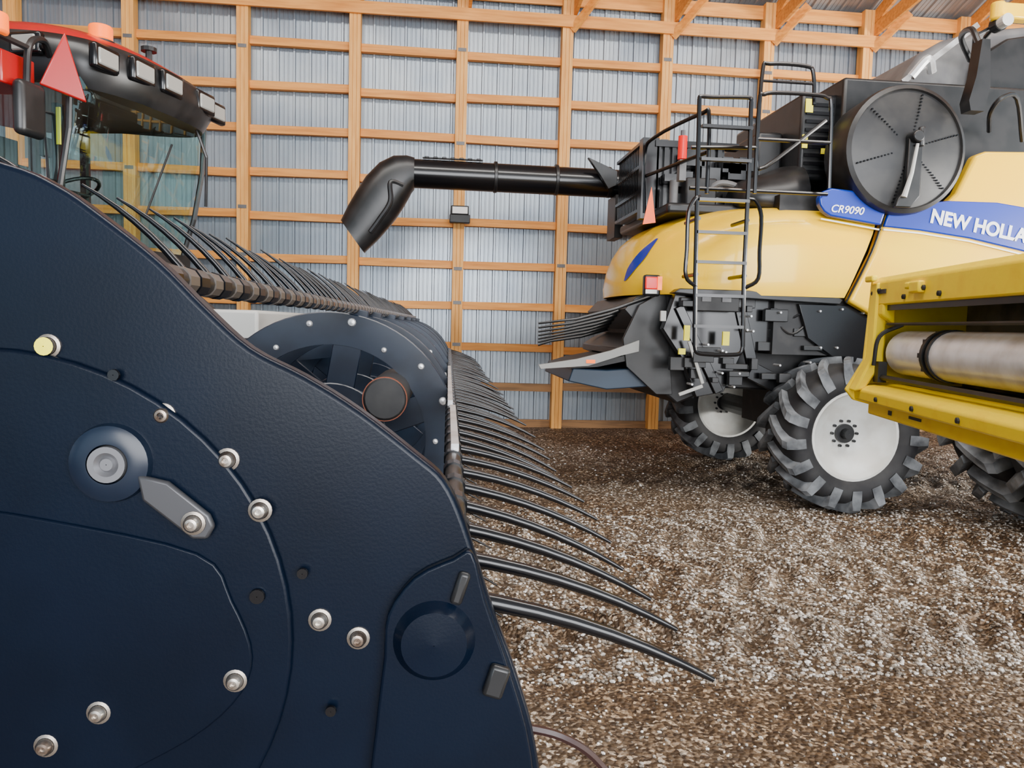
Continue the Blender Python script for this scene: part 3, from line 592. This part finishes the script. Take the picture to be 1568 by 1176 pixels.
b.prism([(-1.45,0.5),(-1.35,1.25),(-1.28,1.25),(-1.35,0.55),(-0.15,0.30),(-0.15,0.26),(-1.4,0.42)],1,SY+0.03,YE+0.15)
b.box((-1.5,-1.3),(SY+0.03,YE+0.15),(1.2,1.35)); b.done("draper_deck_and_back",NAVY2,hd)
b=MB(); b.prism([(-1.5,0.3),(-1.5,1.35),(-1.1,1.2),(-0.3,0.75),(0.0,0.42),(0.05,0.28),(-0.1,0.2)],1,YE+0.12,YE+0.16); b.prism([(-1.5,0.3),(-1.5,1.35),(-1.1,1.2),(-0.3,0.75),(0.0,0.42),(0.05,0.28),(-0.1,0.2)],1,SY+0.04,SY+0.08); b.done("end_sheets",NAVY2,hd)
b=MB()
y=SY+0.1
while y<YE: b.prism([(-0.16,y-0.012),(-0.16,y+0.012),(-0.02,y)],2,0.27,0.285); y+=0.076
b.done("knife_guards",STEEL,hd)
b=MB()
for y in(1.6,4.2,6.5,8.6): b.prism([(-0.2,0.28),(-0.25,0.0),(-0.6,0.0),(-1.0,0.4)],1,y,y+0.15)
b.done("skid_shoes",NAVY2,hd)
b=MB(); b.box((-1.62,-1.2),(5.0,6.9),(1.30,1.60)); b.done("adapter_frame",LGREY,hd,bevel=0.02)
b=MB(); b.beam((-1.4,4.7,1.3),(-0.6,4.7,1.4),0.06,0.12); b.beam((-1.4,YE+0.05,1.3),(-0.55,YE+0.05,1.1),0.06,0.14); b.beam((-1.4,SY+0.1,1.3),(-0.6,SY+0.1,1.1),0.06,0.1); b.done("reel_arms",NAVY2,hd)

# ------------------------------------------------------------------ red combine (cab upper left)
rc=empty("red_combine_harvester",(-2.27,6.35,0),math.radians(-17))
def roofring(z,fx,bx,w,droop=0.0,n=48):
    pts=[]
    for k in range(n):
        t=2*math.pi*k/n; e=2/4.0
        c_,s_=math.cos(t),math.sin(t)
        cx=(fx+bx)/2; hx=(fx-bx)/2
        bulge=0.12*(1-(abs(s_)**e)**2) if c_>0 else 0
        x=cx+hx*math.copysign(abs(c_)**e,c_)+bulge
        pts.append((x,w*math.copysign(abs(s_)**e,s_),z-droop*max(0,(x+0.9)/1.1)))
    return pts
dz=-0.07
MB().loft([roofring(3.26+dz,0.04,-1.75,0.78,0.05),roofring(3.25+dz,0.15,-1.8,0.84,0.10),roofring(3.36+dz,0.22,-1.82,0.88,0.08),roofring(3.48+dz,0.20,-1.82,0.88,0.05),roofring(3.54+dz,0.12,-1.82,0.85,0.05)]).done("roof_band",BLK,rc,smooth=True,ang=50)
MB().loft([roofring(3.53+dz,0.10,-1.82,0.84,0.05),roofring(3.58+dz,0.05,-1.8,0.82,0.05),roofring(3.625+dz,-0.08,-1.7,0.74,0.03),roofring(3.64+dz,-0.3,-1.5,0.55)]).done("roof_cap",RED,rc,smooth=True,ang=50)
b=MB(); bl=MB()
for y in(-0.66,-0.38,-0.10,0.38,0.66):
    fx=0.34-0.10*(abs(y)/0.62)**2
    b.obox((fx-0.01,y,3.36+dz-0.01),(0.06,0.25,0.17)); bl.obox((fx+0.02,y,3.35+dz),(0.02,0.19,0.11))
for x in(-0.2,-0.55):
    b.obox((x,-0.87,3.40+dz),(0.24,0.06,0.15)); bl.obox((x,-0.90,3.40+dz),(0.18,0.02,0.10))
b.done("lamp_housings",BLKG,rc,bevel=0.02); bl.done("work_lamps",mat("smoked_lamp_lens",(0.28,0.28,0.26),0.12),rc,bevel=0.01)
b=MB(); rings=[]
for z,off in((2.08,-0.16),(2.4,-0.04),(2.75,0.04),(3.05,0.08),(3.18,0.08)):
    rings.append([(off+0.10*(1-(y/0.76)**2)-0.02,y,z) for y in [-0.76+1.52*k/14 for k in range(15)]])
b.loft(rings,False,False); b.done("windshield",GLASS,rc,smooth=True,ang=180)
b=MB(); b.add([(-0.18,-0.77,2.08),(-1.65,-0.80,2.08),(-1.65,-0.80,3.2),(0.04,-0.77,3.2)],[(0,1,2,3)]); b.add([(-0.18,0.77,2.08),(-1.65,0.80,2.08),(-1.65,0.80,3.2),(0.04,0.77,3.2)],[(0,1,2,3)]); b.done("side_glass",GLASS,rc)
b=MB()
for s in(-1,1):
    b.tube([(-0.18,s*0.77,2.05),(-0.06,s*0.77,2.4),(0.02,s*0.77,2.8),(0.04,s*0.77,3.18)],0.022,8)
    b.beam((-1.17,s*0.80,2.0),(-1.17,s*0.80,3.2),0.06,0.06,up=(0,1,0)); b.beam((-1.7,s*0.80,2.0),(-1.7,s*0.80,3.2),0.08,0.06,up=(0,1,0))
b.box((-1.8,-0.12),(-0.80,0.80),(1.9,2.08)); b.box((-1.8,-1.74),(-0.8,0.8),(2.0,2.5))
b.tube([(0.10,-0.1,2.3),(0.16,0.15,2.9)],0.008,6)
b.tube([(0.10,0.55,3.15),(0.16,0.62,2.9),(0.1,0.7,2.5)],0.012,6)
b.tube([(-0.1,-0.76,2.45),(-0.1,-0.82,2.45),(-0.13,-0.82,2.9),(-0.1,-0.76,2.9)],0.012,6)
b.done("cab_frame",BLK,rc)
b=MB(); b.tube([(-0.62+0.19*math.cos(t),0.0+0.19*math.sin(t),2.52+0.09*math.cos(t)) for t in [2*math.pi*k/24 for k in range(25)]],0.016,8); b.tube([(-0.62,0,2.5),(-0.5,0,2.1)],0.045,8); b.beam((-0.62,-0.18,2.51),(-0.62,0.18,2.51),0.03,0.02)
b.obox((-1.15,0,2.4),(0.5,0.5,0.14)); b.obox((-1.4,0,2.70),(0.14,0.46,0.55)); b.obox((-1.0,-0.32,2.62),(0.45,0.1,0.07)); b.obox((-0.55,-0.3,2.78),(0.05,0.16,0.14)); b.tube([(-0.55,-0.3,2.1),(-0.55,-0.3,2.75)],0.02,6); b.obox((-0.30,-0.50,2.72),(0.05,0.07,0.65))
b.done("cab_interior",BLK,rc,bevel=0.015)
b=MB(); b.obox((-0.26,-0.54,2.88),(0.03,0.012,0.26)); b.done("cab_label",STICK,rc)
b=MB(); b.cyl((-0.02,-0.40,3.50),(-0.02,-0.40,3.61),0.08,16); b.cyl((0.06,-1.38,3.20),(0.06,-1.38,3.32),0.07,16); b.done("beacons",ORL,rc,bevel=0.015)
b=MB(); b.cyl((-0.02,-0.40,3.43),(-0.02,-0.40,3.50),0.095,16); b.cyl((-0.0,0.1,3.43),(-0.0,0.1,3.60),0.025,8); b.cyl((0.0,0.1,3.60),(0.0,0.1,3.63),0.06,10)
b.tube(smoothpath([(-0.1,-0.78,3.25),(0.0,-0.95,3.31),(0.05,-1.12,3.22),(0.05,-1.15,2.95)]),0.022,8); b.tube([(0.05,-1.12,3.20),(0.06,-1.38,3.20)],0.02,6)
b.done("beacon_base_and_arm",BLK,rc,smooth=True)
b=MB(); b.obox((0.06,-1.14,2.82),(0.08,0.22,0.34)); b.done("mirror",BLK,rc,bevel=0.04,seg=4)
b=MB(); b.add([(0.17,-0.96,3.36),(0.21,-0.82,2.95),(0.07,-1.07,3.0),(0.15,-0.94,3.36),(0.18,-0.80,2.95),(0.05,-1.05,3.0)],[(0,1,2),(5,4,3),(0,3,4,1),(1,4,5,2),(2,5,3,0)]); b.obox((-0.12,-1.16,3.05),(0.25,0.26,0.20)); b.done("red_marker_panel",RED,rc,bevel=0.01)
MB().prism([(-1.85,1.3),(-1.85,2.5),(-2.6,3.3),(-5.2,3.3),(-6.3,2.9),(-6.6,2.0),(-6.2,1.3),(-4.0,1.0)],1,-1.35,1.35).done("body",RED,rc,bevel=0.08,seg=3)
MB().prism([(-1.2,1.9),(-0.1,1.9),(0.75,1.25),(0.75,0.65),(0.2,0.6),(-1.6,1.2)],1,-0.6,0.6).done("feeder_house",BLK,rc,bevel=0.02)
wheel(rc,"front_wheel_right",(-1.5,-1.6,0.95),0.95,0.6,0.5,20,-1,0.2,0.13)
wheel(rc,"front_wheel_left",(-1.5,1.6,0.95),0.95,0.6,0.5,20,1,0.2,0.13)
wheel(rc,"rear_wheel_right",(-5.2,-1.4,0.67),0.67,0.5,0.38,17,-1,0.15,0.09)
wheel(rc,"rear_wheel_left",(-5.2,1.4,0.67),0.67,0.5,0.38,17,1,0.15,0.09)
b=MB(); b.cyl((-1.5,-1.5,0.95),(-1.5,1.5,0.95),0.13,12); b.cyl((-5.2,-1.4,0.67),(-5.2,1.4,0.67),0.1,12); b.box((-2.2,-1.3),(-0.9,0.9),(1.1,1.95)); b.done("axles",DUST,rc)

# ------------------------------------------------------------------ light
w=bpy.data.worlds.new("daylight"); sc.world=w; w.use_nodes=True
bg=w.node_tree.nodes['Background']; bg.inputs[0].default_value=(0.70,0.86,1.0,1); bg.inputs[1].default_value=1.5
def area(name,loc,target,sx,sy,power,colr):
    l=bpy.data.lights.new(name,'AREA'); l.shape='RECTANGLE'; l.size=sx; l.size_y=sy; l.energy=power; l.color=colr
    o=bpy.data.objects.new(name,l); col.objects.link(o); o.location=loc
    o.rotation_euler=(Vector(target)-Vector(loc)).to_track_quat('-Z','Y').to_euler(); return o
area("open_door_daylight",(3,-7.6,3.4),(2,6,2.6),11,5.5,2500,(0.98,0.98,1.0))
area("side_grazing_light",(12.8,1.5,1.9),(3,5,0.8),7,2.6,2600,(1.0,0.96,0.90))  # area lamp added at the open right end to graze the gravel ridges
area("ridge_fill_light",(1.5,2.5,8.6),(1.5,5.8,0),14,1.2,1300,(1.0,0.97,0.92))  # added fill lamp under the closed roof; the ridge has no skylight
